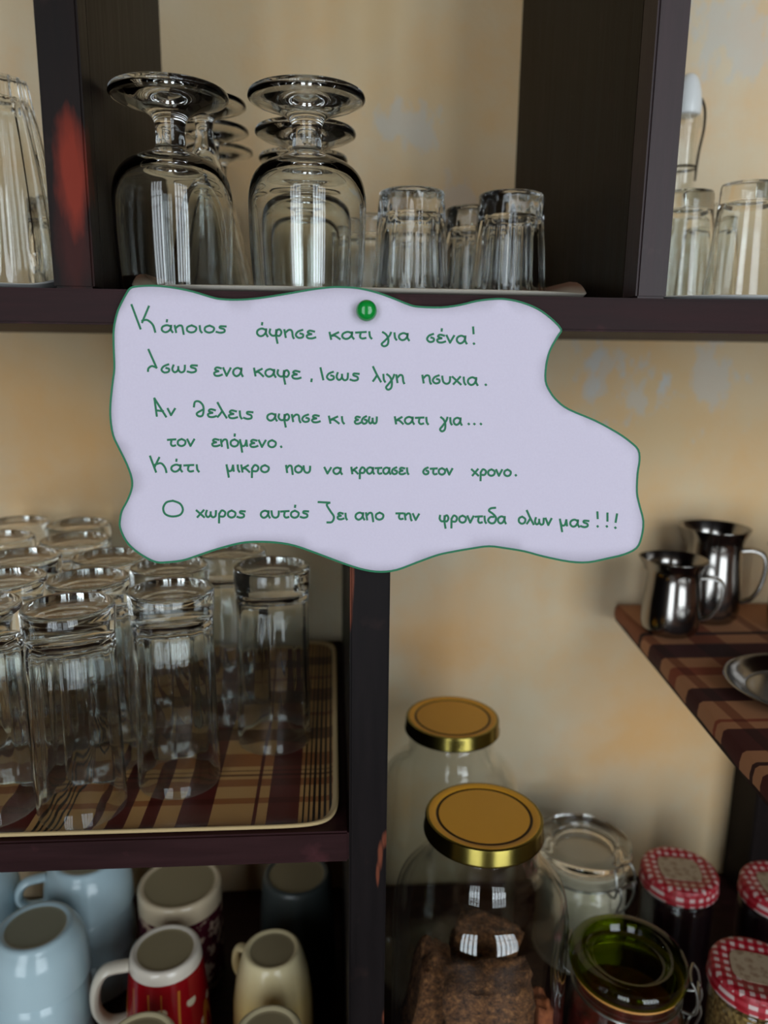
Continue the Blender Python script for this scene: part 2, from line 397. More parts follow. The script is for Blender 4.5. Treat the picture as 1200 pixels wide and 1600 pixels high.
MB().box(-.62, .0103, 0, WY-.004, BT-.025, BT, .0012).build('shelf_board', M['woodh'], unit)
MB().box(.0337, .80, -.02, WY-.004, BT-.025, BT, .0012).build('shelf_board', M['woodh'], unit)
MB().hexa([(.0337,.10,LO_T-.03),(.038,.10,LO_T-.03),(.042,.30,LO_T-.03),(.0337,.30,LO_T-.03),(.0337,.10,LO_T-.012),(.035,.10,LO_T-.012),(.042,.30,LO_T+.02),(.0337,.30,LO_T+.02)], .0006).build('cleat', M['wood'], unit)

# ------------------------------------------------------------------ note
def paperY(p):
    return -.0050 - .0025*(1+math.sin(p.x*22+1.0))*min(1., max(0, (H+.022-p.z)/.12))
def onpaper(x, y, off=0.):
    Y = -.005
    for _ in range(4):
        q = atY(x, y, Y); Y = paperY(q)-off
    return atY(x, y, Y)
OUT = [(196,460),(203,450),(215,447),(240,446),(270,449),(300,455),(330,464),(345,467),(370,468),(400,466),(440,460),(480,453),(510,449),(530,448),(560,450),(590,457),(615,466),(640,476),(655,479),(690,480),(720,476),(745,470),(770,467),(790,467),(815,472),(840,482),(860,496),(877,514),(872,525),(860,547),(854,570),(853,595),(860,612),(872,627),(890,640),(930,657),(965,676),(985,690),(998,703),(1000,720),(997,740),(996,770),(1000,790),(1006,815),(1003,840),(995,857),(975,867),(950,873),(920,879),(890,878),(850,870),(820,862),(790,857),(765,854),(740,857),(700,864),(680,869),(650,880),(620,891),(595,894),(570,891),(540,882),(500,867),(460,853),(430,848),(400,847),(375,849),(340,858),(310,868),(285,876),(260,879),(245,879),(230,873),(210,860),(196,845),(187,825),(187,812),(190,798),(198,783),(204,768),(206,755),(203,740),(195,720),(185,700),(176,680),(172,655),(172,630),(175,600),(178,575),(177,545),(177,515),(182,490),(188,475)]
OUTS = [(p.x, p.y) for p in smooth([(x, y, 0) for x, y in OUT], 3, True)]
def inside(x, y):
    c = False; n = len(OUTS)
    for i in range(n):
        (xa, ya), (xb, yb) = OUTS[i], OUTS[i-1]
        if (ya > y) != (yb > y) and x < (xb-xa)*(y-ya)/(yb-ya)+xa: c = not c
    return c
def edge_d(x, y): return min((x-a_)**2+(y-b_)**2 for a_, b_ in OUTS)
pts = [Vector(p) for p in OUTS]; nb = len(pts)
for gx in range(190, 1010, 22):
    for gy in range(455, 895, 22):
        if inside(gx, gy) and edge_d(gx, gy) > 100: pts.append(Vector((gx, gy)))
res = geometry.delaunay_2d_cdt(pts, [(i, (i+1) % nb) for i in range(nb)], [list(range(nb))], 1, 1e-4)
pm_ = MB(); pm_.add([onpaper(v.x, v.y) for v in res[0]], [list(f) for f in res[2]])
note = pm_.build('paper_note', M['paper'], sharp=180)
for p in note.data.polygons:
    pass
so = note.modifiers.new('thick', 'SOLIDIFY'); so.thickness = .0003; so.offset = 0
tag(note, 'wavy-edged lilac paper note with green handwriting pinned to the shelf edge', 'note')

G = {
 'a': (1.0, [[(.75,.85),(.45,1),(.1,.75),(.05,.3),(.3,0),(.6,.15),(.8,.6),(.82,.95)], [(.82,.95),(.8,.4),(.95,0)]]),
 'p': (.85, [[(0,.95),(.12,0)], [(.1,.6),(.35,.95),(.6,.9),(.68,.4),(.75,-.25)]]),
 'h': (.85, [[(0,.95),(.12,0)], [(.1,.6),(.4,.98),(.65,.85),(.72,.2),(.82,-.1)]]),
 'o': (.9, [[(.45,1),(.1,.75),(.08,.25),(.4,0),(.75,.2),(.82,.7),(.45,1)]]),
 'i': (.35, [[(.1,.95),(.15,.3),(.28,0)]]),
 'I': (.5, [[(.05,1.5),(.3,0)]]),
 's': (.75, [[(.8,.9),(.35,.92),(.3,.68),(.65,.5),(.68,.15),(.35,0),(0,.12)]]),
 'f': (1.15, [[(.05,.95),(0,.5),(.2,.15),(.5,.2),(.6,.6),(.58,.9)], [(.58,.8),(.85,1),(1.02,.6),(.85,.15),(.6,.2)], [(.58,.9),(.55,.2),(.68,-.8)]]),
 'c': (.8, [[(.6,1.05),(.2,.8),(.02,.35),(.25,0),(.6,.1),(.65,.45),(.4,.58)]]),
 'e': (.8, [[(.7,.9),(.3,1),(.12,.75),(.45,.55)], [(.45,.55),(.05,.35),(.15,.02),(.5,0),(.8,.15)]]),
 'k': (.85, [[(0,.95),(.12,0)], [(.7,.95),(.12,.45),(.4,.5),(.82,0)]]),
 't': (.85, [[(0,.88),(.8,.95)], [(.4,.9),(.33,.3),(.5,.02),(.78,.1)]]),
 'g': (.85, [[(0,1),(.3,.7),(.5,.1),(.45,-.7),(.12,-1),(-.1,-.7),(.2,-.2),(.6,.5),(.75,1)]]),
 'n': (.8, [[(0,.95),(.32,.03)], [(.32,.03),(.7,.95)]]),
 'w': (1.15, [[(.1,.95),(0,.4),(.2,.02),(.48,.3),(.5,.75)], [(.48,.4),(.7,.02),(1,.2),(1.05,.92)]]),
 'l': (.85, [[(0,1.9),(.35,1),(.8,0)], [(.42,.85),(.2,.4),(0,.05)]]),
 'x': (.85, [[(0,.95),(.8,0)], [(.75,1),(.1,0)]]),
 'u': (.85, [[(0,.95),(.1,.25),(.4,0),(.7,.25),(.75,.92)]]),
 'r': (.85, [[(.12,.5),(.1,-.75)], [(.12,.5),(.4,1),(.75,.7),(.6,.15),(.15,.15)]]),
 'm': (.9, [[(0,.95),(.22,-.75)], [(.05,.6),(.2,.12),(.5,.2),(.65,.9)], [(.65,.9),(.72,.1)]]),
 'd': (1.05, [[(.9,2.2),(.35,2.1),(.15,1.75),(.6,1.35),(.97,.8),(.8,.1),(.35,0),(.05,.4),(.3,.85),(.7,.9)]]),
 'D': (1.1, [[(0,1.2),(.1,1.85),(.5,1.9),(.85,1.3),(.8,.2),(.45,0),(.25,.35),(.75,.85)]]),
}
WORDS = [  # letters, x0, baseline0, x1, baseline1, x-height (pixels of the photograph)
 ("'apoios",252,519,352,520,11),("'afhce",401,525,493,529,12),('kati',515,530,582,529,11),('gia',598,530,640,532,11),("c'ena",667,534,730,537,12),
 ('cws',252,582,307,582,12),('ena',334,587,380,588,13),('kafe',397,587,470,592,12),('Icws',500,593,560,595,12),('ligh',583,596,632,598,12),('hcuxia',660,598,747,602,12),
 ('n',262,649,275,649,11),('Deleis',303,650,394,655,12),('afhce',417,657,500,660,11),('ki',514,661,539,662,11),('ecw',554,662,590,662,11),('kati',617,662,670,663,11),('gia',689,663,722,664,11),
 ('ton',262,697,305,697,11),("ep'omeno",331,697,432,699,11),
 ("'ati",267,737,312,737,11),('mikro',354,737,421,738,11),('pou',447,738,486,739,11),('na',507,740,535,741,10),('kratacei',549,740,639,741,10),('cton',661,741,708,742,10),('xrono',737,743,799,744,10),
 ('xwros',307,808,382,809,11),("aut'os",407,809,481,809,11),('ei',527,811,543,812,10),('apo',555,812,600,812,11),('thn',619,811,656,813,10),('frontida',687,816,791,818,11),('olwn',810,818,863,821,11),('mas',875,822,919,824,11)]
STR = []
for txt, xa, ya, xb, yb, xh in WORDS:
    ls = [c for c in txt if c != "'"]; tot = sum(G[c][0]+.12 for c in ls)-.12; k = (xb-xa)/tot; cx = 0; acc = False
    for ch in txt:
        if ch == "'": acc = True; continue
        wd, sts = G[ch]
        f = lambda x, y: (xa+(cx+x)*k, ya+(yb-ya)*(cx+x)/tot - y*xh)
        for st in sts: STR.append([f(x, y) for x, y in st])
        if acc: STR.append([f(.48, 1.75), f(.46, 1.5)]); acc = False
        cx += wd+.12
def Z(ox, oy, sc_, *sts):
    for st in sts: STR.append([(ox+x/sc_, oy+y/sc_) for x, y in st])
Z(190,460,4, [(62,65),(118,215)], [(170,75),(128,175)], [(128,165),(160,160),(195,190),(210,235)])
Z(480,480,4, [(1037,125),(1040,165)], [(1041,226),(1044,230)])
Z(210,530,4, [(88,65),(138,178)], [(138,178),(110,168),(88,182),(85,200)], [(1108,250),(1106,264)])
Z(480,550,4, [(1115,203),(1118,207)])
Z(220,610,4, [(85,50),(100,160)], [(85,50),(158,165)], [(98,125),(140,130)])
Z(500,610,4, [(928,208),(932,212)], [(963,208),(967,212)], [(1004,208),(1008,212)])
Z(220,670,4, [(876,110),(879,115)], [(58,172),(95,270)], [(115,180),(88,235)], [(88,225),(125,215),(150,240),(160,272)])
Z(500,700,3.75, [(1146,158),(1149,162)])
Z(240,770,4, [(121,50),(80,60),(60,95),(72,132),(115,148),(165,138),(183,105),(165,68),(121,50)], [(1030,58),(1100,62)], [(1100,62),(1082,75),(1105,115),(1127,150),(1115,182),(1085,185)])
Z(670,770,3.75, [(988,113),(990,150)], [(988,195),(991,199)], [(1047,120),(1047,165)], [(1042,195),(1045,199)], [(1103,125),(1095,172)], [(1092,203),(1095,207)])
def ribbon(mb, pts, wpx, off, closed=False):
    n = len(pts); vs = []
    for i in range(n):
        a_ = pts[(i-1) % n] if closed or i else pts[0]; b_ = pts[(i+1) % n] if closed or i < n-1 else pts[-1]
        d = Vector((b_[0]-a_[0], b_[1]-a_[1])); d = d.normalized() if d.length else Vector((1, 0)); nx, ny = -d.y*wpx/2, d.x*wpx/2
        e = (0, 0)
        if not closed and i == 0: e = (-d.x*wpx*.35, -d.y*wpx*.35)
        if not closed and i == n-1: e = (d.x*wpx*.35, d.y*wpx*.35)
        for sg in (1, -1): vs.append(onpaper(pts[i][0]+sg*nx+e[0], pts[i][1]+sg*ny+e[1], off))
    fs = [(2*i, 2*i+1, (2*i+3) % (2*n), (2*i+2) % (2*n)) for i in range(n if closed else n-1)]
    mb.add(vs, fs)
hw = MB()
for st in STR:
    q = [(p.x, p.y) for p in smooth([(x, y, 0) for x, y in st], 4)]
    ribbon(hw, q, 3.3, .00035)
h_ = hw.build('handwriting', M['ink'], note, 180, False); h_['label'] = 'green handwritten lines'
ol = MB(); cen = Vector((590, 665))
ribbon(ol, [(x-(x-590)*.0016, y-(y-665)*.0022) for x, y in OUTS], 3.0, .00032, True)
o_ = ol.build('outline', M['ink'], note, 180, False); o_['label'] = 'green pen line along the edge'

q = onpaper(572, 486)
pin = root('push_pin', (q.x, q.y, q.z), 'green round-headed push pin holding the paper note', 'push pin')
MB().lathe([(0,.0092),(.0025,.0091),(.0042,.0082),(.0052,.0066),(.0055,.0048),(.0051,.0032),(.0042,.0020),(.0036,.0014),(.0030,.0008),(0,.0007)], 32).build('head', M['pin'], pin).rotation_euler = (PI/2, 0, 0)
MB().tube([(0,-.001,0),(0,.010,0)], .0005, 8).build('needle', M['pinmetal'], pin)

# ------------------------------------------------------------------ trays on the upper shelf
def tray(x0, x1, y0, y1, lip, mats, name, label):
    cx, cy, ax, ay = (x0+x1)/2, (y0+y1)/2, (x1-x0)/2, (y1-y0)/2
    seg = 72; mb = MB(); rings = []; vs = []
    def se(t, ins, z):
        c, s_ = math.cos(t), math.sin(t); ex = 2/6.
        x = (ax-ins)*math.copysign(abs(c)**ex, c); y = (ay-ins)*math.copysign(abs(s_)**ex, s_)
        zz = z + (lip*abs(c)**14*(max(0, z-.0006)/.0024))
        return (x, y, zz)
    prof = [(.03,.0), (.012,.0), (.005,.0006), (.0015,.0016), (0,.0027), (.0008,.0032), (.003,.0027), (.0065,.0021), (.013,.0016), (.03,.0016)]
    for ins, z in prof:
        rings.append(range(len(vs), len(vs)+seg)); vs += [se(2*PI*k/seg, ins, z) for k in range(seg)]
    fs = []
    for A, B in zip(rings, rings[1:]): fs += [(A[k], B[k], B[(k+1) % seg], A[(k+1) % seg]) for k in range(seg)]
    fs += [tuple(reversed(rings[0])), tuple(rings[-1])]
    mb.add(vs, fs)
    o = mb.build(name, mats, None, 60); o.location = (cx, cy, SH_T+.0002); tag(o, label, 'tray'); return o
tray(-.1165, .1545, .004, .298, .0115, M['trayw'], 'serving_tray', 'long white tray with brown curled ends under the stemmed goblets')
tray(-.46, -.1535, .004, .262, .0085, M['trayplain'], 'serving_tray', 'white tray with an upturned end under the fluted glass')
tray(.186, .50, .004, .29, .002, M['trayplain'], 'serving_tray', 'white tray under the pair of plain upturned tumblers')
TZ = SH_T+.0020

# ------------------------------------------------------------------ glassware
def glassware(name, mb, label, cat, loc, group, rz=0, mat='glass'):
    o = mb.build(name, M[mat], None, 50); place(o, loc, rz); return tag(o, label, cat, group)
goblet_prof = sprof([(0,.1045),(.012,.1062),(.026,.1085),(.0315,.110),(.0330,.1085),(.0325,.1060),(.026,.1035),(.017,.1005),(.0108,.0965),(.0086,.092),(.0084,.083),(.0098,.0790),(.017,.0755),(.0255,.0715),(.0312,.0650),(.0338,.0555),(.0340,.043),(.0335,.025),(.0322,.008),(.0314,.0005),(.0308,0),(.0302,.0005),(.0310,.008),(.0321,.025),(.0325,.043),(.0320,.054),(.029,.0625),(.0235,.0675),(.014,.0703),(0,.0708)], 3)
def fl(n, amp): return lambda r, z, t: r*(1+amp*math.cos(n*t))
gob = glassware('goblet', MB().lathe(goblet_prof, 64), 'short-stemmed goblet upside down in front of the dark upright', 'goblet', (-.091,.060,TZ), 'goblets on the long tray')
dup(gob, (-.0135,.056,TZ), 'short-stemmed goblet upside down in front, with bare plaster behind its foot', .5)
dup(gob, (-.0165,.130,TZ), 'goblet standing second in the file behind the goblet by the tumblers', .9)
dup(gob, (-.0205,.203,TZ), 'goblet standing last in the file, next to the wall', 1.3)
cone = sprof([(0,.122),(.012,.1235),(.022,.1255),(.0265,.127),(.0278,.1255),(.0265,.1235),(.016,.1205),(.008,.117),(.0058,.112),(.0062,.104),(.0100,.090),(.0160,.066),(.0225,.036),(.0280,.008),(.0292,.0005),(.0285,0),(.0278,.0008),(.0265,.008),(.021,.036),(.0145,.066),(.0085,.088),(.004,.097),(0,.099)], 3)
con = glassware('flute_glass', MB().lathe(cone, 56), 'slender cone-shaped stemmed glass directly behind the goblet by the dark upright', 'stemmed glass', (-.0835,.137,TZ), 'cone glasses on the long tray')
dup(con, (-.0885,.2005,TZ), 'second cone-shaped stemmed glass behind the goblet by the dark upright', .4)
dup(con, (-.0915,.263,TZ), 'third cone-shaped stemmed glass, standing against the wall', .8)

def facets(n, amp, z0, z1):
    def f(r, z, t):
        if r < .0268-.0045*z/.065: return r
        k = max(0., min(1., (z-z0)/.006))*max(0., min(1., (z1-z)/.006))
        return r*(1-amp*k*(abs(math.sin(n*t/2))**.7))
    return f
tum_prof = [(0,.0735),(.014,.0735),(.0180,.0750),(.0205,.0758),(.0222,.0750),(.0227,.0735),(.0229,.069),(.0233,.0655)]+[(.0233+.0044*(1-k/10.), .0645*k/10.+.001) for k in range(9, -1, -1)]+[(.0273,0),(.0266,.0003),(.0262,.002),(.0250,.020),(.0232,.045),(.0215,.057),(.019,.0605),(.010,.0620),(0,.0622)]
tm = glassware('tumbler', MB().lathe(tum_prof, 96, facets(14, .075, .008, .070)), 'ribbed tea tumbler upside down beside the goblet, alone against plaster', 'tumbler', (.0560,.142,TZ), 'ribbed tumblers on the long tray')
dup(tm, (.1255,.143,TZ), 'ribbed tumbler upside down in front of the dark plank partition', .2)
dup(tm, (.1105,.2015,TZ), 'ribbed tumbler just behind the one at the dark plank partition', .35)
dup(tm, (.0905,.258,TZ), 'ribbed tumbler at the wall, peeping out beyond the plank partition tumbler', .1)
dup(tm, (.0330,.248,TZ), 'ribbed tumbler at the wall, between goblet and lone ribbed tumbler', .15)

plain_prof = [(0,.0865),(.013,.0868),(.0170,.0885),(.0186,.0880),(.0192,.0860),(.0198,.076),(.0225,.045),(.0262,.004),(.0264,.0008),(.0258,0),(.0251,.0008),(.0246,.004),(.0208,.045),(.0184,.070),(.0170,.0745),(.010,.0765),(0,.0768)]
q = atY(1160, 400, .150); pt = glassware('tumbler', MB().lathe(plain_prof, 56), 'plain thick-based tumbler upside down on the white tray, larger in view', 'tumbler', (q.x,.150,TZ), 'plain tumblers beyond the grey upright')
q2 = atY(1066, 400, .185); dup(pt, (q2.x,.185,TZ), 'plain thick-based tumbler upside down, half hidden by the grey upright', .3)
q3 = atY(1113, 330, .235); dup(pt, (q3.x,.236,TZ), 'plain tumbler at the wall, seen between two plain tumblers', .6)
fp = sprof([(0,.138),(.010,.139),(.0170,.1395),(.0185,.137),(.0200,.128),(.0255,.10),(.0310,.066),(.0345,.03),(.0360,.004),(.0355,0),(.0348,.004),(.0330,.03),(.0292,.066),(.0232,.10),(.0175,.122),(.012,.127),(0,.128)], 2)
q = atY(14, 330, .15); glassware('sundae_glass', MB().lathe(fp, 120, lambda r, z, t: r*(1-.07*abs(math.sin(8*t))*min(1, max(0, z-.004)/.01)*(1 if r > .0352-.14*z+.0004-max(0,z-.10)*.3 else 0))), 'tall fluted glass upside down beyond the red-spotted upright', 'glass', (q.x,.15,TZ), None)
q = atY(88, 400, .19); dup(tm, (q.x,.205,TZ), 'tumbler tucked behind the red-spotted upright, mostly hidden', .2)

# swing-top bottle behind the grey upright
q = atY(1071, 200, .286)
bt = root('swing_top_bottle', (q.x, .286, TZ), 'clear swing-top bottle with white stopper by the grey upright', 'bottle')
bp = sprof([(0,.004),(.016,.003),(.020,.0004),(.0240,.0),(.0256,.004),(.0258,.03),(.0250,.060),(.020,.085),(.0125,.105),(.0105,.135),(.0105,.158),(.0128,.161),(.0128,.168),(.0095,.170),(.0080,.168),(.0080,.135),(.0100,.106),(.018,.086),(.0232,.060),(.0240,.03),(.0238,.006),(.018,.0055),(0,.0075)], 3)
MB().lathe(bp, 56).build('bottle_body', M['jarglass'], bt, 60)
MB().lathe(sprof([(0,.1705),(.0100,.1707),(.0118,.174),(.0118,.180),(.0105,.190),(.0078,.199),(.004,.2035),(0,.204)], 3), 32).build('stopper', M['ceramic'], bt, 60)['label'] = 'white porcelain stopper'
b_ = MB()
for sx in (-1, 1): b_.tube(smooth([(sx*.0122,0,.185),(sx*.0150,-.002,.176),(sx*.0148,-.004,.160),(sx*.0128,-.002,.140),(sx*.0125,0,.118)], 4), .0011, 8)
b_.tube([(.0120*math.cos(t), .0120*math.sin(t), .128) for t in [2*PI*k/24 for k in range(24)]], .0010, 8, True)
b_.build('wire_bail', plain('dark wire', (52,46,40), .4, 1), bt)

# ------------------------------------------------------------------ plaid tray with the tall glasses
px1 = .0045; px0 = -.36; py0, py1 = .0005, .304
pt_ = root('plaid_tray', (px1, py0, LO_T+.0002), 'shallow tray printed with tan and maroon plaid under the tall glasses', 'tray')
seg = 96; vs = []; fs = []; rings = []; ax, ay = (px1-px0)/2, (py1-py0)/2
def se(t, ins, z):
    # rounded rectangle
    c, s_ = math.cos(t), math.sin(t); ex = 2/18.
    return (-ax+(ax-ins)*math.copysign(abs(c)**ex, c), ay+(ay-ins)*math.copysign(abs(s_)**ex, s_), z)
prof = [(.02,0),(.009,0),(.004,.0008),(.0008,.0026),(0,.0046),(.0008,.0052),(.0020,.0047),(.0040,.0032),(.0075,.0020),(.012,.0016),(.02,.0016)]
for ins, z in prof: rings.append(list(range(len(vs), len(vs)+seg))); vs += [se(2*PI*(k+.5)/seg, ins, z) for k in range(seg)]
mb = MB(); mb.add(vs, [])
for j, (A, B) in enumerate(zip(rings, rings[1:])):
    mb.f += [(A[k], B[k], B[(k+1) % seg], A[(k+1) % seg]) for k in range(seg)]; mb.mi += [1 if 2 <= j <= 6 else 0]*seg
mb.f += [tuple(reversed(rings[0])), tuple(rings[-1])]; mb.mi += [0, 0]
mb.build('tray_base', [M['plaid'], M['traylip']], pt_, 60)
HZ = LO_T+.0021
hp = sprof([(0,.1325),(.014,.1330),(.0225,.1345),(.0258,.1350),(.0270,.1335),(.0274,.130),(.0270,.1205),(.0262,.1165)], 2)[:-1]+[(.0262,.1165),(.0261,.09),(.0265,.05),(.0271,.012),(.0272,.002),(.0268,0),(.0263,.0008),(.0258,.012),(.0250,.05),(.0244,.09),(.0236,.108),(.020,.1145),(.011,.1168),(0,.1172)]
def optic(r, z, t): return r*(1+.011*math.cos(13*t)*min(1, max(0, (z-.01)/.05))*(1 if z < .113 and r < .0256 else 0)) 
HG = 'tall clear glasses upside down on the plaid tray'
hi = [(-.1588,.033,'tall upturned glass at the tray edge, standing over the thin black stripes'),
 (-.1035,.063,'tall upturned glass whose base just touches the lower edge of the note'),
 (-.0429,.1157,'tall upturned glass standing alone on bare plaid near the chipped middle upright'),
 (-.1636,.0889,'tall upturned glass straight behind the one over the black stripes'),
 (-.215,.0352,'tall upturned glass at the tray edge, cut off by the picture border'),
 (-.2197,.091,'tall upturned glass second from the tray edge in the outermost visible file'),
 (-.2286,.1464,'tall upturned glass third from the tray edge in the outermost visible file'),
 (-.1646,.1451,'tall upturned glass third from the tray edge, in the file over the black stripes'),
 (-.2067,.1981,'tall upturned glass in the second row from the wall, clear of the note'),
 (-.2694,.2048,'tall upturned glass in the second row from the wall, cut off by the picture border'),
 (-.2212,.2524,'tall upturned glass in the wall row, closer to the note of two'),
 (-.2768,.2605,'tall upturned glass in the wall row, farther from the note of two'),
 (-.1155,.1178,'tall upturned glass behind the one touching the note, base half covered by paper'),
 (-.078,.1596,'tall upturned glass mostly hidden by the note, behind the lone glass')]
h0 = None
for i, (x, y, lb) in enumerate(hi):
    if h0 is None: h0 = glassware('highball_glass', MB().lathe(hp, 88, optic), lb, 'drinking glass', (x, y, HZ), HG)
    else: dup(h0, (x, y, HZ), lb, rnd.random()*6)

# ------------------------------------------------------------------ cups and mugs (upside down)
def handle(c_r, z0, z1, out, rad, flat, ang, rzfn=None):
    p = smooth([(c_r-.002,0,z0),(c_r+out*.62,0,z0+.001),(c_r+out,0,z0+(z1-z0)*.28),(c_r+out,0,z0+(z1-z0)*.68),(c_r+out*.66,0,z1-.001),(c_r-.002,0,z1)], 6)
    return [(v.x*math.cos(ang), v.x*math.sin(ang), v.z) for v in p]
def mug(name, prof_o, mat, label, cat, loc, rz=0, hz=None, ha=PI, wall=.0035, foot=None, group=None, hmat=None, hlab=None):
    """prof_o: outside from the foot (top) to the rim (z=0)"""
    r = root(name, loc, label, cat, group, rz)
    zt = prof_o[0][1]; rf = prof_o[0][0]
    inn = [(max(a_-wall, .004), max(b_-.0, 0)) for a_, b_ in reversed(prof_o[2:])]
    inn = [(a_, b_) for a_, b_ in inn if b_ < zt-.008]
    p = [(0, zt-.0016), (rf-.0062, zt-.0016), (rf-.0048, zt-.0016), (rf-.0036, zt-.0012), (rf-.0016, zt)] + prof_o + [(prof_o[-1][0]-wall*.5, -.0008+.0008)] + inn + [(inn[-1][0]*.6, zt-.0065), (0, zt-.0065)]
    MB().lathe(p, 56, mif=lambda j: 1 if j < 3 else 0).build('cup_body', [mat, foot or M['unglazed']], r, 50)
    if hz:
        h2 = MB().tube(handle(hz[0], hz[1], hz[2], hz[3], hz[4], .7, ha), hz[4], 12, flat=1.5).build('handle', hmat or mat, r)
        if hlab: h2['label'] = hlab
    return r
CZ = BT+.0005
cup_o = [(.0265,.0455),(.0288,.0447),(.0296,.0430),(.0318,.0405),(.0348,.0355),(.0366,.029),(.0378,.020),(.0384,.009),(.0388,.001)]
CG = 'white cups stacked in threes'
c1 = mug('coffee_cup', cup_o, M['white'], 'white cup upside down on top of the front stack, beside the red mug', 'cup', (-.2345,.124,CZ+.0790), hz=(.0365,.008,.034,.020,.0036), ha=math.radians(215), foot=plain('glazed cup foot', (138,136,116), .3), group=CG)
dup(c1, (-.2345,.124,CZ+.0395), 'white cup in the middle of the front stack, beside the red mug', math.radians(6))
dup(c1, (-.2345,.124,CZ), 'white cup at the bottom of the front stack, beside the red mug', math.radians(3))
for k, lv in ((2, 'on top'), (1, 'in the middle'), (0, 'at the bottom')):
    dup(c1, (-.2205,.208,CZ+.0395*k), 'white cup %s of the rear stack behind the front cups' % lv, math.radians(-25+4*k))
    dup(c1, (-.3170,.198,CZ+.0395*k), 'white cup %s of the stack cut off by the picture border' % lv, math.radians(10+3*k))
mug('coffee_mug', [(.0258,.0995),(.0275,.0980),(.0282,.0940),(.0298,.080),(.0322,.055),(.0342,.025),(.0350,.002)], M['redmug'], 'red flower-patterned mug with white handle upside down', 'mug', (-.1345,.1235,CZ), hz=(.0305,.040,.090,.024,.0042), ha=math.radians(192), hmat=plain('ivory glaze', (206,196,180), .2), hlab='ivory handle')
mug('coffee_mug', [(.0350,.0985),(.0368,.0970),(.0372,.092),(.0372,.06),(.0376,.02),(.0378,.002)], M['printmug'], 'wide dark-printed mug with tan base upside down behind the red mug', 'mug', (-.1385,.2040,CZ))
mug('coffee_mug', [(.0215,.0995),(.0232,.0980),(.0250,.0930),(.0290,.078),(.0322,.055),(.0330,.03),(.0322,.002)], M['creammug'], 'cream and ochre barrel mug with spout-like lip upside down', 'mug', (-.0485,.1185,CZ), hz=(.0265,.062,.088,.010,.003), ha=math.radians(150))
mug('coffee_mug', [(.0235,.0985),(.0250,.0970),(.0265,.092),(.0300,.075),(.0330,.04),(.0340,.002)], M['creamware'], 'cream mug in front of the red mug, only its base showing', 'mug', (-.1345,.040,CZ))
mug('coffee_mug', [(.0220,.0985),(.0240,.0970),(.0260,.091),(.0295,.075),(.0320,.04),(.0325,.002)], M['creamware'], 'cream mug in front of the ochre barrel mug, only its base showing', 'mug', (-.0455,.042,CZ))
mug('coffee_mug', [(.0290,.096),(.0308,.0945),(.0318,.090),(.034,.06),(.035,.02),(.0355,.002)], M['greymug'], 'dark grey mug standing in the shade by the middle upright', 'mug', (-.0330,.214,CZ))

# ------------------------------------------------------------------ jars
JZ = BT+.0006
def lump(name, mat, size, loc, seed, label, cat, group, tilt=.2):
    bm = bmesh.new(); bmesh.ops.create_cube(bm, size=1); bmesh.ops.subdivide_edges(bm, edges=bm.edges[:], cuts=9, use_grid_fill=True)
    sv = Vector((seed*3.7, seed*1.3, seed*2.1))
    for v in bm.verts:
        c = v.co.copy(); v.co = c*(1-.18*(c.length-.5)) + noise.noise_vector(c*2.5+sv)*.10 + noise.noise_vector(c*9+sv)*.03
        v.co = Vector((v.co.x*size[0], v.co.y*size[1], v.co.z*size[2]))
    me = bpy.data.meshes.new(name); bm.to_mesh(me); bm.free(); me.materials.append(mat); me.polygons.foreach_set('use_smooth', [True]*len(me.polygons))
    o = bpy.data.objects.new(name, me); COL.objects.link(o); o.location = loc
    o.rotation_euler = (rnd.uniform(-tilt,tilt), rnd.uniform(-tilt,tilt), rnd.uniform(0,3) if tilt < .1 else rnd.uniform(-.35,.35)); return tag(o, label, cat, group)
LH = .0125                                  # lid height above the board
big = sprof([(0,.005),(.03,.0045),(.050,.001),(.057,.0),(.0615,.004),(.0625,.012),(.0625,.10),(.0625,.176)], 2)+sprof([(.0620,.188),(.0585,.203),(.050,.214),(.042,.220),(.0385,.225),(.0378,.234)], 4)[0:]+[(.0378,.252),(.0365,.2535),(.0350,.252),(.0352,.232)]+sprof([(.0365,.225),(.0415,.2155),(.050,.2095),(.0565,.200),(.0595,.187),(.0600,.176)], 4)+[(.0600,.10),(.0600,.014),(.0585,.008),(.050,.0055),(.03,.0075),(0,.008)]
lidp = [(r_, z_-.0065) for r_, z_ in [(0,.0182),(.0315,.0182),(.0325,.0176),(.0335,.0182),(.0385,.0190),(.0403,.0186),(.0410,.0172),(.0411,.0105),(.0419,.0088),(.0419,.0075),(.0410,.0065),(.0402,.0073),(.0400,.016),(.030,.0165),(0,.0165)]]
def lmat(j): return 1 if j in (0, 3) else (2 if j in (1, 2) else 0)
def bigjar(loc, label):
    r = root('storage_jar', loc, label, 'jar', 'large jars with gold lids')
    MB().lathe(big, 72).build('jar_body', M['jarglass'], r, 50)
    l = MB().lathe(lidp, 72, mif=lmat).build('lid', [M['goldrim'], M['goldtop'], M['lidline']], r, 30)
    l.location = (0, 0, .2460); l['label'] = 'ochre metal screw lid with a gold rim'; return r
j1 = bigjar((.1055,.053,JZ), 'large glass jar with ochre lid holding brown chunks')
dup(j1, (.1060,.199,JZ), 'large empty-looking glass jar with ochre lid standing against the wall')
RG = 'brown rusk pieces in the front jar'
base = Vector((.1055,.053,JZ+.010))
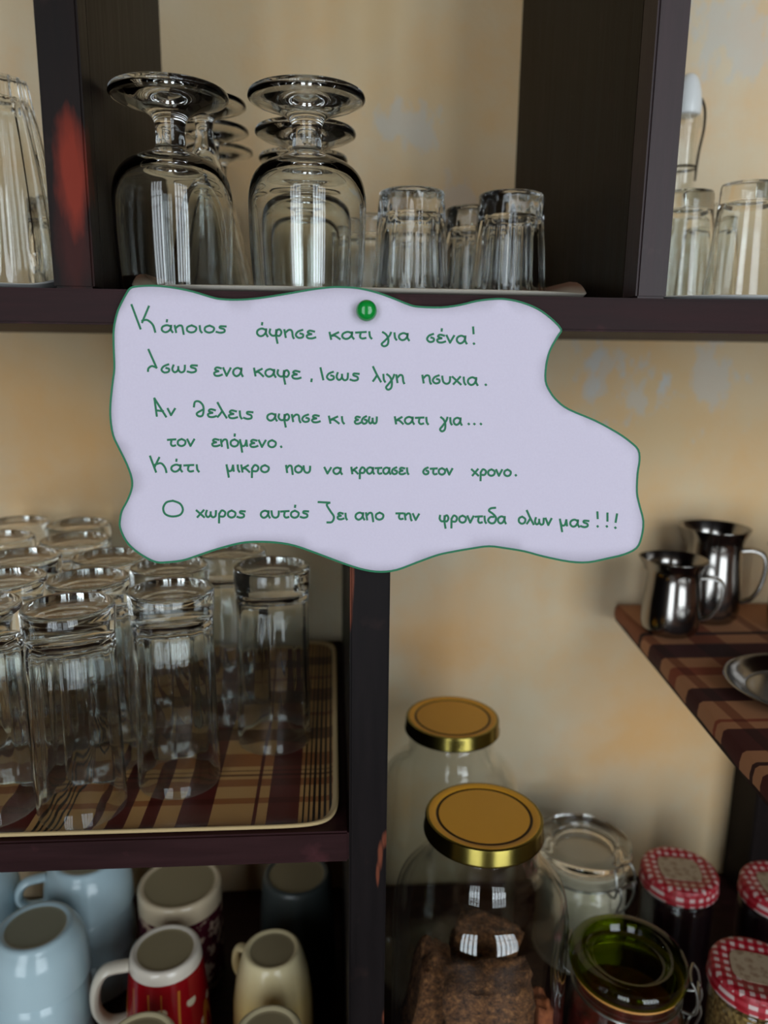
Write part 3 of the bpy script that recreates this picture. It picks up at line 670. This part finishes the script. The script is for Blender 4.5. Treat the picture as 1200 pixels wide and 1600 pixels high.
for i, (dx, dy, dz, sx, sy, sz, lb) in enumerate([
    (.006,-.018,.104,.060,.030,.066,'large brown rusk chunk at the top of the front jar, facing the glass'),
    (-.036,.008,.092,.022,.034,.078,'narrow brown rusk piece at the side of the front jar by the upright'),
    (.010,.031,.100,.050,.024,.070,'brown rusk chunk behind the large chunk in the front jar'),
    (.0,-.004,.046,.066,.056,.036,'brown rusk chunk in the middle of the front jar'),
    (.0,.0,.016,.066,.066,.022,'brown rusk chunk at the bottom of the front jar')]):
    lump('rusk', M['rusk'], (sx, sy, sz), base+Vector((dx, dy, dz)), i+1, lb, 'rusk', RG, .2 if i < 3 else .03)
lump('dried_peel', M['peel'], (.012,.020,.070), base+Vector((.045,-.016,.072)), 9, 'orange dried peel strip standing at the side of the front jar', 'dried peel', None)

def ringpts(r, z, n=40): return [(r*math.cos(2*PI*k/n), r*math.sin(2*PI*k/n), z) for k in range(n)]
clip_o = sprof([(0,.004),(.03,.0035),(.038,.0005),(.0415,.0),(.0445,.004),(.0448,.02),(.0448,.070)], 2)+sprof([(.0446,.076),(.0425,.084),(.0395,.089),(.0390,.093),(.0395,.096)], 3)+[(.0420,.0975),(.0425,.1005),(.0405,.1022),(.0365,.1020),(.0362,.095)]+sprof([(.0370,.089),(.0400,.083),(.0420,.076),(.0424,.070)], 3)+[(.0424,.02),(.0418,.008),(.036,.0055),(0,.0065)]
clip_l = sprof([(0,.0075),(.022,.0075),(.0275,.0085),(.0300,.0130),(.0325,.0152),(.0385,.0152),(.0430,.0135),(.0448,.0095),(.0446,.0040),(.0425,.0012),(.0380,.0006),(.0350,.0004),(.0335,-.002),(.0315,-.002),(.030,.0005),(.022,.0012),(0,.0012)], 3)
def clipjar(loc, label, gmat, clasp, seal, group=None):
    r = root('clip_top_jar', loc, label, 'jar', group)
    MB().lathe(clip_o, 64).build('jar_body', M['jarglass'], r, 50)
    l = MB().lathe(clip_l, 64).build('lid', gmat, r, 60); l.location = (0, 0, .1048)
    if gmat is M['greenglass']: l['label'] = 'green glass lid'
    g = MB().tube(ringpts(.0395, .1034, 48), .0011, 8, True, 2.2).build('seal', seal, r)
    if seal is M['gasket']: g['label'] = 'orange rubber seal'
    b_ = MB(); ca, sa = math.cos(clasp), math.sin(clasp)
    def W(u, v, z): return (u*ca - v*sa, u*sa + v*ca, z)
    b_.tube(ringpts(.0412, .0925, 48), .0009, 8, True)
    for sv in (-1, 1):
        b_.tube(smooth([W(.0418,sv*.011,.0925), W(.0500,sv*.0125,.094), W(.0520,sv*.0125,.102), W(.0500,sv*.0115,.1125), W(.0462,sv*.010,.1185)], 5), .0010, 8)
        b_.tube(smooth([W(.0520,sv*.0085,.104), W(.0545,sv*.0085,.094), W(.0510,sv*.0080,.080), W(.0470,sv*.0060,.072)], 5), .0010, 8)
        b_.tube(smooth([W(-.0415,sv*.009,.0925), W(-.0480,sv*.010,.0975), W(-.0490,sv*.010,.108), W(-.0455,sv*.009,.1160)], 5), .0010, 8)
    b_.tube(smooth([W(.0462,-.010,.1185), W(.0450,0,.1192), W(.0462,.010,.1185)], 6), .0010, 8)
    b_.tube(smooth([W(.0470,-.006,.072), W(.0462,0,.0708), W(.0470,.006,.072)], 6), .0010, 8)
    b_.tube([W(.0520,-.0125,.102), W(.0520,.0125,.102)], .0016, 8)
    b_.tube(smooth([W(-.0455,-.009,.1160), W(-.0450,0,.1166), W(-.0455,.009,.1160)], 6), .0010, 8)
    b_.build('wire_clasp', M['wire'], r)['label'] = 'steel wire clasp'; return r
clipjar((.2400,.217,JZ), 'clip-top glass jar of white sugar with a clear lid', M['glass'], math.radians(-62), plain('pale rubber seal', (190,184,164), .5))
clipjar((.2290,.077,JZ), 'clip-top glass jar with green glass lid in the front row', M['greenglass'], math.radians(-28), M['gasket'])
def fill(name, prof, mat, loc, label, cat, bumpy=0, seg=40):
    f = (lambda r, z, t: r*(1+bumpy*noise.noise(Vector((math.cos(t)*2, math.sin(t)*2, z*60))))) if bumpy else None
    o = MB().lathe(prof, seg, f).build(name, mat, None, 60); o.location = loc; return tag(o, label, cat, None, 'stuff')
fill('sugar', sprof([(0,.0),(.040,.0),(.0415,.003),(.0415,.070),(.0385,.079),(.0350,.085),(.02,.0865),(0,.086)], 2), M['sugar'], (.2400,.217,JZ+.0075), 'white sugar filling the clear-lidded clip-top jar', 'sugar')
fill('dried_peppers', sprof([(0,.0),(.038,.0),(.0405,.003),(.0405,.058),(.036,.066),(.02,.064),(0,.070)], 3), M['pepper'], (.2290,.077,JZ+.0075), 'dark red dried peppers in the green-lidded jar', 'dried peppers', .06)

jam_o = sprof([(0,.004),(.02,.0035),(.029,.0005),(.0315,.0),(.0338,.004),(.0340,.015),(.0340,.075)], 2)+sprof([(.0336,.081),(.0322,.087),(.0315,.090),(.0315,.100)], 3)+[(.0308,.104),(.0295,.1042),(.0292,.100)]+sprof([(.0292,.090),(.0300,.086),(.0318,.080),(.0322,.075)], 3)+[(.0322,.015),(.0316,.007),(.027,.0055),(0,.0060)]
jl = [(0,.0140),(.024,.0140),(.0255,.0148),(.0300,.0150),(.0330,.0140),(.0342,.0115),(.0344,.003),(.0350,.0015),(.0346,0),(.0336,.0006),(.0334,.0105),(.030,.0128),(0,.0128)]
def jamjar(loc, label, rz):
    r = root('jam_jar', loc, label, 'jar', 'small jars with gingham lids', rz)
    MB().lathe(jam_o, 56).build('jar_body', M['jarglass'], r, 50)
    l = MB().lathe(jl, 56).build('lid', M['gingham'], r, 40); l.location = (0, 0, .0922); l['label'] = 'red and white gingham metal lid'
    k = MB()
    # rounded square sticker on the lid
    n = 40; P = [(.0185*math.copysign(abs(math.cos(2*PI*i/n))**.55, math.cos(2*PI*i/n)), .0160*math.copysign(abs(math.sin(2*PI*i/n))**.55, math.sin(2*PI*i/n))) for i in range(n)]
    k.add([(x, y, .0141) for x, y in P]+[(x, y, .0145) for x, y in P], [tuple(range(n, 2*n)), tuple(range(n-1, -1, -1))]+[(i, (i+1) % n, n+(i+1) % n, n+i) for i in range(n)])
    k.build('lid_sticker', M['label'], l, 30)['label'] = 'cream paper sticker'; return r
a1 = jamjar((.321,.187,JZ), 'gingham-lidded jar of dark jam beside the sugar jar', math.radians(-12))
dup(a1, (.404,.162,JZ), 'gingham-lidded jar at the picture border, behind the jar of brown grains', math.radians(-6))
dup(a1, (.3290,.070,JZ), 'gingham-lidded jar of brown grains beside the green-lidded jar', math.radians(-20))
jf = sprof([(0,0),(.0295,0),(.0314,.003),(.0314,.070),(.029,.078),(.02,.0785),(0,.0785)], 2)
fill('jam', jf, M['jam'], (.321,.187,JZ+.0068), 'almost black jam in the gingham jar beside the sugar', 'jam')
fill('jam', jf, M['jam'], (.404,.162,JZ+.0068), 'almost black jam in the gingham jar at the picture border', 'jam')
fill('herb_grains', jf, M['grain'], (.3290,.070,JZ+.0068), 'brown grains in the gingham jar beside the green lid', 'herbs')

# ------------------------------------------------------------------ side shelf with cloth and steel jugs
ST = H-.256
cs = MB().hexa([(.262,-.06,ST-.016),(.80,-.06,ST-.016),(.80,WY-.004,ST-.016),(.292,WY-.004,ST-.016),(.262,-.06,ST),(.80,-.06,ST),(.80,WY-.004,ST),(.292,WY-.004,ST)], .0012).build('side_shelf', M['woodh'])
tag(cs, 'dark wooden side shelf under the plaid cloth and steel jugs', 'shelf')
cl = MB(); n = 60; vs = []; fs = []
for i in range(n+1):
    t = i/n; y = -.058+(WY-.008+.058)*t; xe = .262+(.292-.262)*(y+.06)/(WY-.004+.06); wv = .0005*math.sin(t*23)+.0004*math.sin(t*51)
    row = [(xe-.0018+wv*.3, ST-.010+wv), (xe-.0022+wv*.3, ST-.006), (xe-.0012, ST+.0005), (xe+.0015, ST+.0022), (xe+.02, ST+.0020), (.78, ST+.0020)]
    low = [(xe-.0010+wv*.3, ST-.010+wv), (xe-.0010+wv*.3, ST-.006), (xe-.0005, ST-.0003), (xe+.0015, ST+.0006), (xe+.02, ST+.0006), (.78, ST+.0006)]
    vs += [(x, y, z) for x, z in row]+[(x, y, z) for x, z in low]
for i in range(n):
    a_, b_ = i*12, (i+1)*12
    for k in range(5): fs += [(a_+k, b_+k, b_+k+1, a_+k+1), (a_+6+k, a_+7+k, b_+7+k, b_+6+k)]
    fs += [(a_, a_+6, b_+6, b_), (a_+5, b_+5, b_+11, a_+11)]
fs += [(0,1,7,6),(1,2,8,7),(2,3,9,8),(3,4,10,9),(4,5,11,10)]; e = n*12
fs += [(e,e+6,e+7,e+1),(e+1,e+7,e+8,e+2),(e+2,e+8,e+9,e+3),(e+3,e+9,e+10,e+4),(e+4,e+10,e+11,e+5)]
o_ = cl.add([(x-.262, y+.058, z-ST) for x, y, z in vs], fs).build('shelf_cloth', M['cloth'], None, 50); o_.location = (.262, -.058, ST)
tag(o_, 'tan and maroon plaid cloth draped over the side shelf', 'cloth')
jug_o = sprof([(0,.0),(.018,.0),(.0225,.0015),(.0252,.006),(.0262,.016),(.0256,.030),(.0240,.044),(.0234,.054),(.0245,.061),(.0285,.0685),(.0292,.0700),(.0287,.0703),(.0278,.0692),(.0238,.0615),(.0226,.054),(.0232,.044),(.0248,.030),(.0254,.016),(.0245,.007),(.02,.003),(0,.0025)], 3)
CT = ST+.0024
def jug(loc, label, rz, sc_=None):
    r = root('milk_jug', loc, label, 'jug', 'steel jugs on the side shelf', rz)
    if sc_: r.scale = sc_
    MB().lathe(jug_o, 56, lambda r_, z, t: r_*(1+(.10*max(0, math.cos(t-PI))**12 if z > .058 else 0))).build('jug_body', M['steel'], r, 60)
    MB().tube(smooth([(.0232,0,.055),(.032,0,.056),(.040,0,.053),(.0425,0,.044),(.040,0,.030),(.034,0,.020),(.0262,0,.016)], 5), .0018, 10, flat=3.0).build('handle', M['steel'], r); return r
q = atY(1040, 985, .243)
ja = jug((.3125,.236,CT), 'steel milk jug by the shelf edge, in front of the taller jug', math.radians(-28))
dup(ja, (.366,.270,CT), 'taller steel milk jug against the wall with a deep collar', math.radians(-30), None, (1.08,1.08,1.30))
dup(ja, (.437,.236,CT), 'steel milk jug at the picture border, beside the taller jug', math.radians(-20), None, (1.05,1.05,1.15))
pl = MB().lathe(sprof([(0,.0012),(.040,.0012),(.046,.0020),(.056,.0075),(.0605,.0092),(.0612,.0084),(.057,.0058),(.047,.0004),(.040,0),(0,0)], 3), 64).build('metal_plate', M['steel'], None, 60)
q = atY(1215, 1060, .095); pl.location = (.3620,.098,CT); tag(pl, 'shallow steel plate lying on the plaid cloth', 'plate')
